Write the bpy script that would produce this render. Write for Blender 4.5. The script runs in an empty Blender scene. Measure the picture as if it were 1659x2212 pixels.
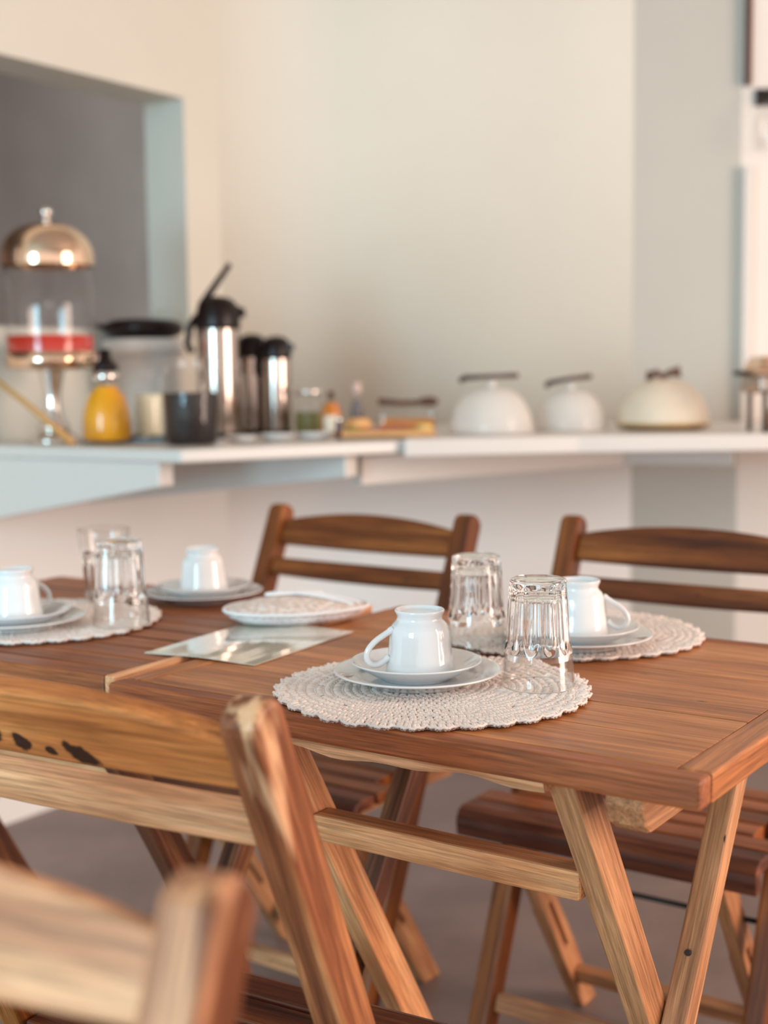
import bpy, bmesh, math, random
from mathutils import Vector, Matrix
random.seed(7)
PI = math.pi
scene = bpy.context.scene
COL = scene.collection

# ------------------------------------------------------------------ camera
FPX, PITCH, ROLL, CAMZ = 2860.0, 0.0994, -0.0127, 1.093
_cp, _sp, _cr, _sr = math.cos(PITCH), math.sin(PITCH), math.cos(ROLL), math.sin(ROLL)
FW = Vector((0, _cp, -_sp)); _u0 = Vector((0, _sp, _cp)); _r0 = Vector((1, 0, 0))
RT = _r0 * _cr + _u0 * _sr
UPV = _u0 * _cr - _r0 * _sr
CAM = Vector((0, 0, CAMZ))
cd = bpy.data.cameras.new('camera'); cam = bpy.data.objects.new('camera', cd); COL.objects.link(cam)
m = Matrix((RT, UPV, -FW)).transposed().to_4x4(); m.translation = CAM
cam.matrix_world = m
cd.sensor_fit = 'VERTICAL'; cd.sensor_height = 36.0; cd.lens = FPX / 2212 * 36.0
cd.clip_start = 0.05
cd.dof.use_dof = True; cd.dof.focus_distance = 1.36; cd.dof.aperture_fstop = 2.9
scene.camera = cam

# ------------------------------------------------------------------ world and light
w = bpy.data.worlds.new('world'); scene.world = w; w.use_nodes = True
bg = w.node_tree.nodes['Background']
bg.inputs[0].default_value = (1.0, 0.86, 0.785, 1); bg.inputs[1].default_value = 1.28

def area(name, loc, target, sx, sy, color, power):
    l = bpy.data.lights.new(name, 'AREA'); l.shape = 'RECTANGLE'; l.size = sx; l.size_y = sy
    l.color = color; l.energy = power
    o = bpy.data.objects.new(name, l); COL.objects.link(o); o.location = loc
    o.rotation_euler = (Vector(target) - Vector(loc)).to_track_quat('-Z', 'Y').to_euler()
    return o
# daylight through the two window sides of the room (behind-left: cool, right: warm)
area('window_light_cool', (-2.7, -2.4, 1.40), (-0.4, 2.4, 1.0), 1.3, 2.2, (0.44, 0.83, 1.0), 205)
area('kitchen_fill_light', (0.23, 6.52, 2.0), (-1.69, 6.03, 1.4), 0.8, 1.2, (0.45, 0.86, 0.95), 9)  # added lamp out of view, brightens the kitchen wall with a cool patch
area('window_light_warm', (3.4, 0.9, 1.45), (0.0, 3.2, 1.1), 1.3, 2.2, (1.0, 0.76, 0.62), 132)

vs = scene.view_settings
vs.view_transform = 'Standard'; vs.look = 'None'; vs.exposure = -0.05; vs.gamma = 1.0
vs.use_curve_mapping = False

# ------------------------------------------------------------------ pixel -> place helpers
def ray(x, y):
    return FW + RT * ((x - 829.5) / FPX) - UPV * ((y - 1106.0) / FPX)
def pz(x, y, z):
    d = ray(x, y); return CAM + d * ((z - CAM.z) / d.z)
def at_depth(x, y, depth):
    d = ray(x, y); return CAM + d * (depth / d.y)

# ------------------------------------------------------------------ materials
def srgb(r, g, b):
    f = lambda c: (c / 255 / 12.92) if c / 255 <= 0.04045 else ((c / 255 + 0.055) / 1.055) ** 2.4
    return (f(r), f(g), f(b), 1)
def newmat(name):
    mt = bpy.data.materials.new(name); mt.use_nodes = True
    nt = mt.node_tree; return mt, nt, nt.nodes['Principled BSDF']
def node(nt, typ, **kw):
    n = nt.nodes.new(typ)
    for k, v in kw.items(): setattr(n, k, v)
    return n
def simple(name, col, rough=0.5, metal=0.0, noise=0.0, nscale=8.0, bump=0.0, bscale=200.0, coat=0.0):
    mt, nt, b = newmat(name)
    b.inputs['Base Color'].default_value = col; b.inputs['Roughness'].default_value = rough
    b.inputs['Metallic'].default_value = metal
    if coat: b.inputs['Coat Weight'].default_value = coat; b.inputs['Coat Roughness'].default_value = 0.05
    tc = node(nt, 'ShaderNodeTexCoord')
    if noise:
        n = node(nt, 'ShaderNodeTexNoise'); n.inputs['Scale'].default_value = nscale; n.inputs['Detail'].default_value = 5
        nt.links.new(tc.outputs['Object'], n.inputs['Vector'])
        r = node(nt, 'ShaderNodeValToRGB')
        r.color_ramp.elements[0].position = 0.3; r.color_ramp.elements[1].position = 0.75
        r.color_ramp.elements[0].color = tuple(c * (1 - noise) for c in col[:3]) + (1,)
        r.color_ramp.elements[1].color = tuple(min(1, c * (1 + noise * .5)) for c in col[:3]) + (1,)
        nt.links.new(n.outputs['Fac'], r.inputs['Fac']); nt.links.new(r.outputs['Color'], b.inputs['Base Color'])
    if bump:
        n2 = node(nt, 'ShaderNodeTexNoise'); n2.inputs['Scale'].default_value = bscale; n2.inputs['Detail'].default_value = 4
        nt.links.new(tc.outputs['Object'], n2.inputs['Vector'])
        bp = node(nt, 'ShaderNodeBump'); bp.inputs['Strength'].default_value = bump; bp.inputs['Distance'].default_value = 0.002
        nt.links.new(n2.outputs['Fac'], bp.inputs['Height']); nt.links.new(bp.outputs['Normal'], b.inputs['Normal'])
    return mt

def wood(name, dark, mid, light, streak=0.5, rough=0.42, stains=None, flecks=True, sap=None):
    """teak-like wood, grain along the object's local X; a different cut for each object"""
    dark, mid, light = [(c[0] * 1.12, c[1] * 0.97, c[2] * 0.83, 1) for c in (dark, mid, light)]
    mt, nt, b = newmat(name); L = nt.links; b.inputs['Specular IOR Level'].default_value = 0.3
    tc = node(nt, 'ShaderNodeTexCoord'); oi = node(nt, 'ShaderNodeObjectInfo')
    mul = node(nt, 'ShaderNodeVectorMath', operation='MULTIPLY'); mul.inputs[1].default_value = (17.3, 9.1, 23.7)
    comb = node(nt, 'ShaderNodeCombineXYZ')
    for i in range(3): L.new(oi.outputs['Random'], comb.inputs[i])
    L.new(comb.outputs[0], mul.inputs[0])
    add = node(nt, 'ShaderNodeVectorMath', operation='ADD')
    L.new(tc.outputs['Object'], add.inputs[0]); L.new(mul.outputs[0], add.inputs[1])
    def stretched(sx, sy, scale, detail, dist):
        mp = node(nt, 'ShaderNodeMapping'); mp.inputs['Scale'].default_value = (sx, sy, sy)
        L.new(add.outputs[0], mp.inputs['Vector'])
        n = node(nt, 'ShaderNodeTexNoise'); n.inputs['Scale'].default_value = scale
        n.inputs['Detail'].default_value = detail; n.inputs['Distortion'].default_value = dist
        L.new(mp.outputs[0], n.inputs['Vector']); return n
    broad = stretched(0.9, 9.0, 2.4, 3, 0.7)
    grain = stretched(1.6, 34.0, 3.0, 6, 0.5)
    fine = stretched(6.0, 160.0, 4.0, 3, 0.0)
    mx = node(nt, 'ShaderNodeMix', data_type='FLOAT'); mx.inputs[0].default_value = 0.42
    L.new(broad.outputs['Fac'], mx.inputs[2]); L.new(grain.outputs['Fac'], mx.inputs[3])
    rp = node(nt, 'ShaderNodeValToRGB'); e = rp.color_ramp.elements
    e[0].position = 0.5 - 0.2 * streak - 0.08; e[0].color = dark
    e[1].position = 0.5 + 0.2 * streak + 0.08; e[1].color = light
    k = e.new(0.5); k.color = mid
    L.new(mx.outputs[0], rp.inputs['Fac'])
    fr = node(nt, 'ShaderNodeMapRange'); fr.inputs[1].default_value = 0.3; fr.inputs[2].default_value = 0.6
    fr.inputs[3].default_value = 0.74; fr.inputs[4].default_value = 1.10
    L.new(fine.outputs['Fac'], fr.inputs[0])
    g2 = stretched(2.2, 78.0, 3.6, 5, 0.2)
    gr = node(nt, 'ShaderNodeMapRange'); gr.inputs[1].default_value = 0.34; gr.inputs[2].default_value = 0.58
    gr.inputs[3].default_value = 0.70; gr.inputs[4].default_value = 1.10; L.new(g2.outputs['Fac'], gr.inputs[0])
    m0 = node(nt, 'ShaderNodeMix', data_type='RGBA', blend_type='MULTIPLY'); m0.inputs[0].default_value = 1.0
    L.new(rp.outputs['Color'], m0.inputs[6]); L.new(gr.outputs[0], m0.inputs[7])
    mm = node(nt, 'ShaderNodeMix', data_type='RGBA', blend_type='MULTIPLY'); mm.inputs[0].default_value = 1.0
    L.new(m0.outputs[2], mm.inputs[6]); L.new(fr.outputs[0], mm.inputs[7])
    out = mm.outputs[2]
    if sap:
        sn = stretched(3.0, 22.0, 2.0, 3, 0.3); col, planes = sap
        for (pa, pb, pc_, pd_) in planes:
            dt = node(nt, 'ShaderNodeVectorMath', operation='DOT_PRODUCT'); dt.inputs[1].default_value = (pa, pb, pc_)
            L.new(tc.outputs['Object'], dt.inputs[0])
            a1 = node(nt, 'ShaderNodeMath', operation='MULTIPLY_ADD'); a1.inputs[1].default_value = 0.9; L.new(sn.outputs['Fac'], a1.inputs[0]); L.new(dt.outputs['Value'], a1.inputs[2])
            rr_ = node(nt, 'ShaderNodeMapRange'); rr_.inputs[1].default_value = 0.45 + pd_; rr_.inputs[2].default_value = 0.45 + pd_ + 0.12
            L.new(a1.outputs[0], rr_.inputs[0])
            ms = node(nt, 'ShaderNodeMix', data_type='RGBA'); L.new(rr_.outputs[0], ms.inputs[0]); L.new(out, ms.inputs[6])
            sc3 = node(nt, 'ShaderNodeMix', data_type='RGBA', blend_type='MULTIPLY'); sc3.inputs[0].default_value = 0.8; sc3.inputs[6].default_value = col; L.new(fr.outputs[0], sc3.inputs[7])
            L.new(sc3.outputs[2], ms.inputs[7]); out = ms.outputs[2]
    if flecks:
        fl = stretched(7.0, 30.0, 2.6, 2, 0.3)
        r2 = node(nt, 'ShaderNodeMapRange'); r2.inputs[1].default_value = 0.735; r2.inputs[2].default_value = 0.775
        L.new(fl.outputs['Fac'], r2.inputs[0])
        m2 = node(nt, 'ShaderNodeMix', data_type='RGBA'); L.new(r2.outputs[0], m2.inputs[0])
        L.new(out, m2.inputs[6]); m2.inputs[7].default_value = (0.018, 0.008, 0.005, 1); out = m2.outputs[2]
    if stains:
        dn = node(nt, 'ShaderNodeTexNoise'); dn.inputs['Scale'].default_value = 90; dn.inputs['Detail'].default_value = 4
        L.new(tc.outputs['Object'], dn.inputs['Vector'])
        for (cx, cy, cz, rx, rz, tilt) in stains:
            sb = node(nt, 'ShaderNodeMapping', vector_type='TEXTURE')
            sb.inputs['Location'].default_value = (cx, cy, cz); sb.inputs['Rotation'].default_value = (0, tilt, 0)
            sb.inputs['Scale'].default_value = (rx, 1.0, rz)
            L.new(tc.outputs['Object'], sb.inputs['Vector'])
            ln = node(nt, 'ShaderNodeVectorMath', operation='LENGTH'); L.new(sb.outputs[0], ln.inputs[0])
            ad = node(nt, 'ShaderNodeMath', operation='MULTIPLY_ADD'); ad.inputs[1].default_value = 1.5
            L.new(dn.outputs['Fac'], ad.inputs[0]); L.new(ln.outputs['Value'], ad.inputs[2])
            r3 = node(nt, 'ShaderNodeMapRange'); r3.inputs[1].default_value = 1.75; r3.inputs[2].default_value = 1.5
            r3.inputs[3].default_value = 0.0; r3.inputs[4].default_value = 0.96
            L.new(ad.outputs[0], r3.inputs[0])
            m3 = node(nt, 'ShaderNodeMix', data_type='RGBA'); L.new(r3.outputs[0], m3.inputs[0])
            L.new(out, m3.inputs[6]); m3.inputs[7].default_value = (0.022, 0.007, 0.004, 1); out = m3.outputs[2]
    L.new(out, b.inputs['Base Color'])
    b.inputs['Roughness'].default_value = rough
    bp = node(nt, 'ShaderNodeBump'); bp.inputs['Strength'].default_value = 0.22; bp.inputs['Distance'].default_value = 0.0012
    L.new(fine.outputs['Fac'], bp.inputs['Height']); L.new(bp.outputs['Normal'], b.inputs['Normal'])
    return mt

def glassmat(name, tint=(1, 1, 1, 1), ior=1.47, rough=0.0):
    mt, nt, b = newmat(name)
    b.inputs['Base Color'].default_value = tint; b.inputs['Transmission Weight'].default_value = 1.0
    b.inputs['Roughness'].default_value = rough; b.inputs['IOR'].default_value = ior
    return mt
def thinglass(name, tint=(0.985, 0.985, 0.985, 1), refl=1.22, clear=0.0, power=3.5):
    """thin clear plastic or blown glass: see-through with a fresnel gloss"""
    mt = bpy.data.materials.new(name); mt.use_nodes = True; nt = mt.node_tree; nt.nodes.clear(); L = nt.links
    o = node(nt, 'ShaderNodeOutputMaterial'); tr = node(nt, 'ShaderNodeBsdfTransparent'); tr.inputs[0].default_value = tint
    gl = node(nt, 'ShaderNodeBsdfGlossy'); gl.inputs['Roughness'].default_value = 0.03
    lw = node(nt, 'ShaderNodeLayerWeight'); lw.inputs[0].default_value = 0.5
    pw = node(nt, 'ShaderNodeMath', operation='POWER'); pw.inputs[1].default_value = power; L.new(lw.outputs['Facing'], pw.inputs[0])
    fz = node(nt, 'ShaderNodeMath', operation='MULTIPLY_ADD'); fz.inputs[1].default_value = refl - 0.8; fz.inputs[2].default_value = 0.025; fz.use_clamp = True; L.new(pw.outputs[0], fz.inputs[0])
    mx = node(nt, 'ShaderNodeMixShader'); L.new(fz.outputs[0], mx.inputs[0]); L.new(tr.outputs[0], mx.inputs[1]); L.new(gl.outputs[0], mx.inputs[2])
    last = mx.outputs[0]
    if clear:
        df = node(nt, 'ShaderNodeBsdfDiffuse'); df.inputs[0].default_value = (0.86, 0.82, 0.78, 1)
        m2 = node(nt, 'ShaderNodeMixShader'); m2.inputs[0].default_value = clear
        L.new(last, m2.inputs[1]); L.new(df.outputs[0], m2.inputs[2]); last = m2.outputs[0]
    L.new(last, o.inputs[0]); return mt

M = {}
M['plaster'] = simple('cream_plaster', (0.665, 0.63, 0.555, 1), 0.85, noise=0.05, nscale=1.6, bump=0.15, bscale=60)
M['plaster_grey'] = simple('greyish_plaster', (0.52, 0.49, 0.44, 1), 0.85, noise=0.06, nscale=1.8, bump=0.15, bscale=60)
M['plaster_low'] = simple('white_plaster', (0.73, 0.67, 0.62, 1), 0.8, noise=0.05, nscale=2.0)
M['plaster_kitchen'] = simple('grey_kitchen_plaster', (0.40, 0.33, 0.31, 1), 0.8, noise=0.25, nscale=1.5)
M['plaster_lifted'] = simple('pinkish_plaster_lifted', (0.86, 0.81, 0.775, 1), 0.8, noise=0.04, nscale=2.0)  # pinkish lower wall, colour made lighter to lift the shade under the counter
M['counter'] = simple('white_counter_paint', (0.65, 0.61, 0.575, 1), 0.4, noise=0.03, nscale=3)
M['concrete'] = simple('polished_concrete', (0.225, 0.162, 0.147, 1), 0.5, noise=0.28, nscale=4.5, bump=0.1, bscale=90)
TD, TM, TL = srgb(92, 50, 28), srgb(150, 94, 57), srgb(186, 128, 84)
M['wood_top'] = wood('teak_tabletop', srgb(122, 74, 42), srgb(176, 116, 70), srgb(200, 144, 96), 0.55, 0.38)
M['wood_edge'] = wood('teak_red_edge', srgb(106, 58, 36), srgb(152, 92, 58), srgb(184, 122, 82), 0.6, 0.45)
M['wood_slat'] = wood('teak_slats', srgb(96, 52, 28), srgb(146, 88, 52), srgb(180, 118, 76), 0.6, 0.38)
M['wood_pale'] = wood('pale_sapwood', srgb(176, 124, 90), srgb(208, 160, 124), srgb(226, 186, 152), 0.5, 0.5)
M['wood_leg'] = wood('teak_leg', srgb(112, 72, 50), srgb(174, 128, 94), srgb(206, 164, 126), 0.5, 0.48)
M['wood_legdark'] = wood('heartwood_leg', srgb(52, 26, 18), srgb(104, 64, 44), srgb(168, 120, 84), 0.45, 0.48)
M['wood_chair'] = wood('golden_teak', srgb(62, 28, 9), srgb(112, 62, 26), srgb(164, 106, 56), 0.55, 0.36)
M['wood_chairdark'] = wood('walnut_teak', srgb(82, 46, 32), srgb(132, 82, 56), srgb(186, 132, 92), 0.45, 0.40, sap=(srgb(226, 176, 134), [(-1, 0, 0, 0.436), (0.30, 5.0, -3.0, 0.41)]))
M['wood_rail'] = wood('light_teak_rail', srgb(160, 106, 70), srgb(196, 144, 104), srgb(220, 176, 136), 0.6, 0.42)
M['wood_rose'] = wood('rosy_teak', srgb(136, 88, 66), srgb(190, 140, 108), srgb(220, 178, 144), 0.5, 0.45)
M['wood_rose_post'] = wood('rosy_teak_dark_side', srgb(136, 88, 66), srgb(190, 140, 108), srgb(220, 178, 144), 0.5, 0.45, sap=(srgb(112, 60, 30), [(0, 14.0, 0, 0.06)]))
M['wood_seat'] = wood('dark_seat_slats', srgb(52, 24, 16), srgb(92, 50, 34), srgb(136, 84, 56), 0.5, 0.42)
M['porcelain'] = simple('white_porcelain', (0.76, 0.765, 0.775, 1), 0.08, coat=0.6)
M['yarn'] = simple('beige_cotton_yarn', srgb(252, 238, 230), 0.9, noise=0.08, nscale=40, bump=0.5, bscale=900)
M['yarn_white'] = simple('white_cotton_yarn', srgb(240, 236, 236), 0.9, bump=0.5, bscale=700)
M['glass'] = glassmat('clear_glass')
M['thin'] = thinglass('clear_acrylic')
M['mesh'] = thinglass('hazy_plastic_cover', tint=(0.97, 0.95, 0.93, 1), clear=0.5)
M['chrome'] = simple('chrome', (0.80, 0.76, 0.72, 1), 0.10, 1.0)
M['copper'] = simple('polished_warm_steel', (0.80, 0.58, 0.42, 1), 0.12, 1.0)
M['steel'] = simple('brushed_steel', (0.46, 0.39, 0.35, 1), 0.14, 1.0)
M['black'] = simple('black_plastic', (0.010, 0.004, 0.004, 1), 0.30); M['black'].node_tree.nodes['Principled BSDF'].inputs['Specular IOR Level'].default_value = 0.25
M['darkmetal'] = simple('dark_iron', (0.03, 0.022, 0.02, 1), 0.45, 0.6)

# ------------------------------------------------------------------ mesh builder
class MB:
    def __init__(s): s.v = []; s.f = []; s.sm = []
    def face(s, idx, smooth=False): s.f.append(idx); s.sm.append(smooth)
    def hexa(s, p):   # p: 8 points, bottom ring 0-3, top ring 4-7
        b = len(s.v); s.v += [tuple(q) for q in p]
        for q in ((3, 2, 1, 0), (4, 5, 6, 7), (0, 1, 5, 4), (1, 2, 6, 5), (2, 3, 7, 6), (3, 0, 4, 7)): s.face([b + i for i in q])
        return s
    def box(s, x0, x1, y0, y1, z0, z1):
        return s.hexa([(x0, y0, z0), (x1, y0, z0), (x1, y1, z0), (x0, y1, z0), (x0, y0, z1), (x1, y0, z1), (x1, y1, z1), (x0, y1, z1)])
    def prism(s, poly, a, b, axis='z'):   # poly: 2D points, extruded from a to b along axis
        n = len(poly); o = len(s.v)
        def P(q, t): return {'z': (q[0], q[1], t), 'y': (q[0], t, q[1]), 'x': (t, q[0], q[1])}[axis]
        s.v += [P(q, a) for q in poly] + [P(q, b) for q in poly]
        s.face([o + i for i in range(n)][::-1]); s.face([o + n + i for i in range(n)])
        for i in range(n):
            j = (i + 1) % n; s.face([o + i, o + j, o + n + j, o + n + i])
        return s
    def tube(s, pts, r, seg=8, cap=True, closed=False):
        pts = [Vector(p) for p in pts]; n = len(pts); o = len(s.v)
        rr = r if isinstance(r, (list, tuple)) else [r] * n
        ref = None
        for i, p in enumerate(pts):
            if closed: t = pts[(i + 1) % n] - pts[i - 1]
            else: t = pts[min(i + 1, n - 1)] - pts[max(i - 1, 0)]
            t.normalize()
            if ref is None:
                ref = t.orthogonal().normalized()
            ref = (ref - t * ref.dot(t)).normalized(); bn = t.cross(ref)
            for k in range(seg):
                a = 2 * PI * k / seg; s.v.append(tuple(p + (ref * math.cos(a) + bn * math.sin(a)) * rr[i]))
        m = n if closed else n - 1
        for i in range(m):
            for k in range(seg):
                a, b2 = o + i * seg + k, o + i * seg + (k + 1) % seg
                c, d = o + ((i + 1) % n) * seg + (k + 1) % seg, o + ((i + 1) % n) * seg + k
                s.face([a, b2, c, d], True)
        if cap and not closed:
            s.face([o + k for k in range(seg)][::-1]); s.face([o + (n - 1) * seg + k for k in range(seg)])
        return s
    def lathe(s, prof, seg=48, fn=None, close=False, c=(0, 0, 0), sy=1.0):
        o = len(s.v); n = len(prof)
        for (r, z) in prof:
            for k in range(seg):
                a = 2 * PI * k / seg; rr = fn(r, z, a) if fn else r
                s.v.append((c[0] + rr * math.cos(a), c[1] + rr * sy * math.sin(a), c[2] + z))
        for i in range(n - 1 if not close else n):
            for k in range(seg):
                i2 = (i + 1) % n
                s.face([o + i * seg + k, o + i * seg + (k + 1) % seg, o + i2 * seg + (k + 1) % seg, o + i2 * seg + k], True)
        return s
    def build(s, name, mat, parent=None, bevel=0.0, segs=2, frame=None, autosmooth=False):
        me = bpy.data.meshes.new(name)
        vs_ = s.v
        if frame is not None:
            inv = frame.inverted(); vs_ = [tuple(inv @ Vector(p)) for p in s.v]
        me.from_pydata(vs_, [], s.f)
        me.polygons.foreach_set('use_smooth', s.sm)
        bm = bmesh.new(); bm.from_mesh(me); bmesh.ops.remove_doubles(bm, verts=bm.verts, dist=1e-6)
        bmesh.ops.recalc_face_normals(bm, faces=bm.faces); bm.to_mesh(me); bm.free()
        me.materials.append(mat if not isinstance(mat, str) else M[mat])
        o = bpy.data.objects.new(name, me); COL.objects.link(o)
        if parent is not None: o.parent = parent
        if frame is not None: o.matrix_basis = frame
        if bevel:
            bv = o.modifiers.new('bevel', 'BEVEL'); bv.width = bevel; bv.segments = segs; bv.limit_method = 'ANGLE'
            bv.angle_limit = math.radians(40)
        return o

def frame_along(p0, p1, side):
    p0, p1 = Vector(p0), Vector(p1); x = (p1 - p0).normalized(); s_ = Vector(side)
    y = (s_ - x * s_.dot(x)).normalized(); z = x.cross(y)
    m_ = Matrix((x, y, z)).transposed().to_4x4(); m_.translation = (p0 + p1) / 2; return m_

def tag(o, label, cat, group=None, kind=None):
    o['label'] = label
    if cat: o['category'] = cat
    if group: o['group'] = group
    if kind: o['kind'] = kind
    return o
def structure(o): o['kind'] = 'structure'; return o
def thing(name, loc, rz, label, cat, group=None):
    o = bpy.data.objects.new(name, None); COL.objects.link(o); o.location = loc; o.rotation_euler = (0, 0, rz)
    o.empty_display_size = 0.05
    return tag(o, label, cat, group)
def board(name, p0, p1, a, b, mat, parent, side=(0, 1, 0), bevel=0.003, segs=2):
    """plain straight board from p0 to p1; a = size along `side`, b = the other size"""
    fr = frame_along(p0, p1, side); h = (Vector(p1) - Vector(p0)).length / 2
    mb = MB().box(-h, h, -a / 2, a / 2, -b / 2, b / 2)
    o = mb.build(name, mat, parent, bevel, segs); o.matrix_basis = fr; return o
def slanted_leg(name, u, wu, v0, z0, v1, z1, wv, mat, parent, bevel=0.003):
    """leg leaning in the v-z plane, both ends cut level; wv = level width of the cut"""
    pts = [(u - wu / 2, v0 - wv / 2, z0), (u + wu / 2, v0 - wv / 2, z0), (u + wu / 2, v0 + wv / 2, z0), (u - wu / 2, v0 + wv / 2, z0),
           (u - wu / 2, v1 - wv / 2, z1), (u + wu / 2, v1 - wv / 2, z1), (u + wu / 2, v1 + wv / 2, z1), (u - wu / 2, v1 + wv / 2, z1)]
    return MB().hexa(pts).build(name, mat, parent, bevel, frame=frame_along((u, v0, z0), (u, v1, z1), (1, 0, 0)))

# ------------------------------------------------------------------ layout frame of the tables and the counter wall
YAW = -0.603
E = Vector((math.cos(YAW), math.sin(YAW), 0)); N = Vector((-math.sin(YAW), math.cos(YAW), 0))
B0 = Vector((-0.3217, 1.5012, 0))
def UV(u, v, z=0.0): return B0 + E * u + N * v + Vector((0, 0, z))

# ================================================================== THE SETTING
ZC = 0.955                                   # counter top height
KC = Vector((-0.417, 2.723, 0))              # near front corner of the counter
W0 = KC - E * 0.72                           # wall line passes here, running along N
def WL(t, back=0.0, z=0.0): return W0 + N * t - E * back + Vector((0, 0, z))

structure(MB().box(-5, 5, -3.5, 6.5, -0.08, 0.0).build('floor', 'concrete'))
structure(MB().box(-5, 5, -3.0, 6.5, 3.30, 3.38).build('ceiling', simple('greyish_ceiling', (0.50, 0.46, 0.43, 1), 0.9)))

TJ, ZS, ZT, HC, TH = 0.816, 1.235, 1.885, 3.3, 0.152
def wslab(mb, t0, t1, z0, z1):
    a, b, c, d = WL(t0), WL(t1), WL(t1, TH), WL(t0, TH)
    mb.hexa([(p.x, p.y, z0) for p in (a, b, c, d)] + [(p.x, p.y, z1) for p in (a, b, c, d)])
mb = MB()
wslab(mb, -4.2, 0.96, ZC, ZS); wslab(mb, -4.2, 0.96, ZT, HC); wslab(mb, TJ, 0.96, ZS, ZT); wslab(mb, -4.2, -0.75, ZS, ZT)
wl = structure(mb.build('wall_left', 'plaster'))
mb = MB(); wslab(mb, -4.2, 0.96, 0.0, ZC); structure(mb.build('wall_left_lower', 'plaster_lifted'))
# rounded turn of the plaster into the back wall
p_in = WL(0.96); ang0 = math.atan2(N.y, N.x); D2 = Vector((1, -0.05, 0)).normalized(); ang1 = math.atan2(D2.y, D2.x)
pts = [p_in]; nseg = 14; p = p_in.copy(); arc = 0.42
for i in range(nseg):
    a = ang0 + (ang1 - ang0) * (i + 0.5) / nseg; p = p + Vector((math.cos(a), math.sin(a), 0)) * (arc / nseg); pts.append(p.copy())
d = ray(1365, 800); k = d.x / d.y
s_ = (k * p.y - p.x) / (D2.x - k * D2.y); CORNER = p + D2 * s_; pts.append(CORNER)
mb = MB(); n = len(pts)
def offs(i):
    t = (pts[min(i + 1, n - 1)] - pts[max(i - 1, 0)]).normalized(); return pts[i] + Vector((-t.y, t.x, 0)) * TH
def curved_wall(name, z0, z1, mat):
    mb = MB()
    for i, q in enumerate(pts):
        o_ = offs(i); mb.v += [(q.x, q.y, z0), (q.x, q.y, z1), (o_.x, o_.y, z0), (o_.x, o_.y, z1)]
    for i in range(n - 1):
        b = i * 4; c = b + 4
        mb.face([b, c, c + 1, b + 1], True); mb.face([b + 2, b + 3, c + 3, c + 2], True); mb.face([b + 1, c + 1, c + 3, b + 3]); mb.face([b, b + 2, c + 2, c])
    structure(mb.build(name, mat))
curved_wall('wall_back', ZC, HC, 'plaster'); curved_wall('wall_back_lower', 0.0, ZC, 'plaster_lifted')
def wall_strip(name, a, b, mat, z0=0.0, z1=HC, th=0.12):
    t = (b - a).normalized(); nn = Vector((-t.y, t.x, 0)) * th
    P = [a, b, b + nn, a + nn]
    return structure(MB().hexa([(q.x, q.y, z0) for q in P] + [(q.x, q.y, z1) for q in P]).build(name, mat))
d = ray(1596, 700); k = d.x / d.y; D3 = Vector((0.955, -0.297, 0)).normalized()
s_ = (k * CORNER.y - CORNER.x) / (D3.x - k * D3.y); C3 = CORNER + D3 * s_
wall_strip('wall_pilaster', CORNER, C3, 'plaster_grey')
C4 = C3 + Vector((3.0, -0.25, 0))
wall_strip('wall_right', C3, C4, 'plaster_low')
# kitchen behind the serving opening
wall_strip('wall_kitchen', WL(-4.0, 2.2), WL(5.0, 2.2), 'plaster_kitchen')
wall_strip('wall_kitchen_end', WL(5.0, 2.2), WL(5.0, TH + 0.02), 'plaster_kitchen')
# trims on the wall at the right
def vertical_trim(name, px, dx, z0, z1, mat, depth):
    d = ray(px, 700); k = d.x / d.y; t = (C4 - C3).normalized(); s2 = (k * C3.y - C3.x) / (t.x - k * t.y)
    q = C3 + t * s2; nn = Vector((t.y, -t.x, 0)); P = [q, q + t * dx, q + t * dx + nn * depth, q + nn * depth]
    return structure(MB().hexa([(v.x, v.y, z0) for v in P] + [(v.x, v.y, z1) for v in P]).build(name, mat, bevel=0.004))
vertical_trim('trim_1', 1599, 0.030, ZC, 1.70, 'counter', 0.03)
vertical_trim('trim_2', 1599, 0.018, 1.93, HC, simple('dark_brown_wood', srgb(70, 34, 22), 0.5), 0.03)

# counter: two white slabs, brackets and apron
ct = thing('serving_counter', KC, 0, 'white painted serving counter with tapered brackets fixed along the cream walls', 'counter')
def rel(q): return (q.x - KC.x, q.y - KC.y)
A1 = Vector((0.06, 3.012, 0))
back = [pts[i] for i in range(len(pts))]
poly1 = [KC, A1, Vector((A1.x, back[-1].y + (back[-1].x - A1.x) * 0.05, 0))] + [q for q in reversed(back) if q.x < A1.x] + [WL(0.0)]
MB().prism([rel(q + Vector((0, 0, 0))) for q in poly1], ZC - 0.028, ZC).build('countertop', 'counter', ct, 0.006)
poly2 = [Vector((0.045, 2.978, 0)), Vector((0.45, 3.055, 0)), Vector((0.95, 3.05, 0)), Vector((1.7, 2.97, 0)), Vector((1.7, C3.y - 0.07, 0)), C3, CORNER,
         Vector((A1.x, back[-1].y + (back[-1].x - A1.x) * 0.05, 0))]
poly2[-1].x = A1.x + 0.001; poly2[0].x = A1.x - 0.012
MB().prism([rel(q) for q in (poly2[0], *poly2[1:])], ZC - 0.036, ZC + 0.004).build('countertop', 'counter', ct, 0.005)
def bracket(tip, length, h0, h1, th=0.045):
    # tapered fin from its tip towards the wall (direction -E)
    a = tip; b = tip - E * length; zt = ZC - 0.028
    P = []
    for q, h in ((a, h0), (b, h1)):
        for s2 in (0, th):
            r_ = rel(q + N * s2); P.append((r_[0], r_[1], zt - h)); P.append((r_[0], r_[1], zt))
    # order: a0bot a0top a1bot a1top b0bot b0top b1bot b1top
    MB().hexa([P[0], P[2], P[6], P[4], P[1], P[3], P[7], P[5]]).build('bracket', 'counter', ct, 0.003)
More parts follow.
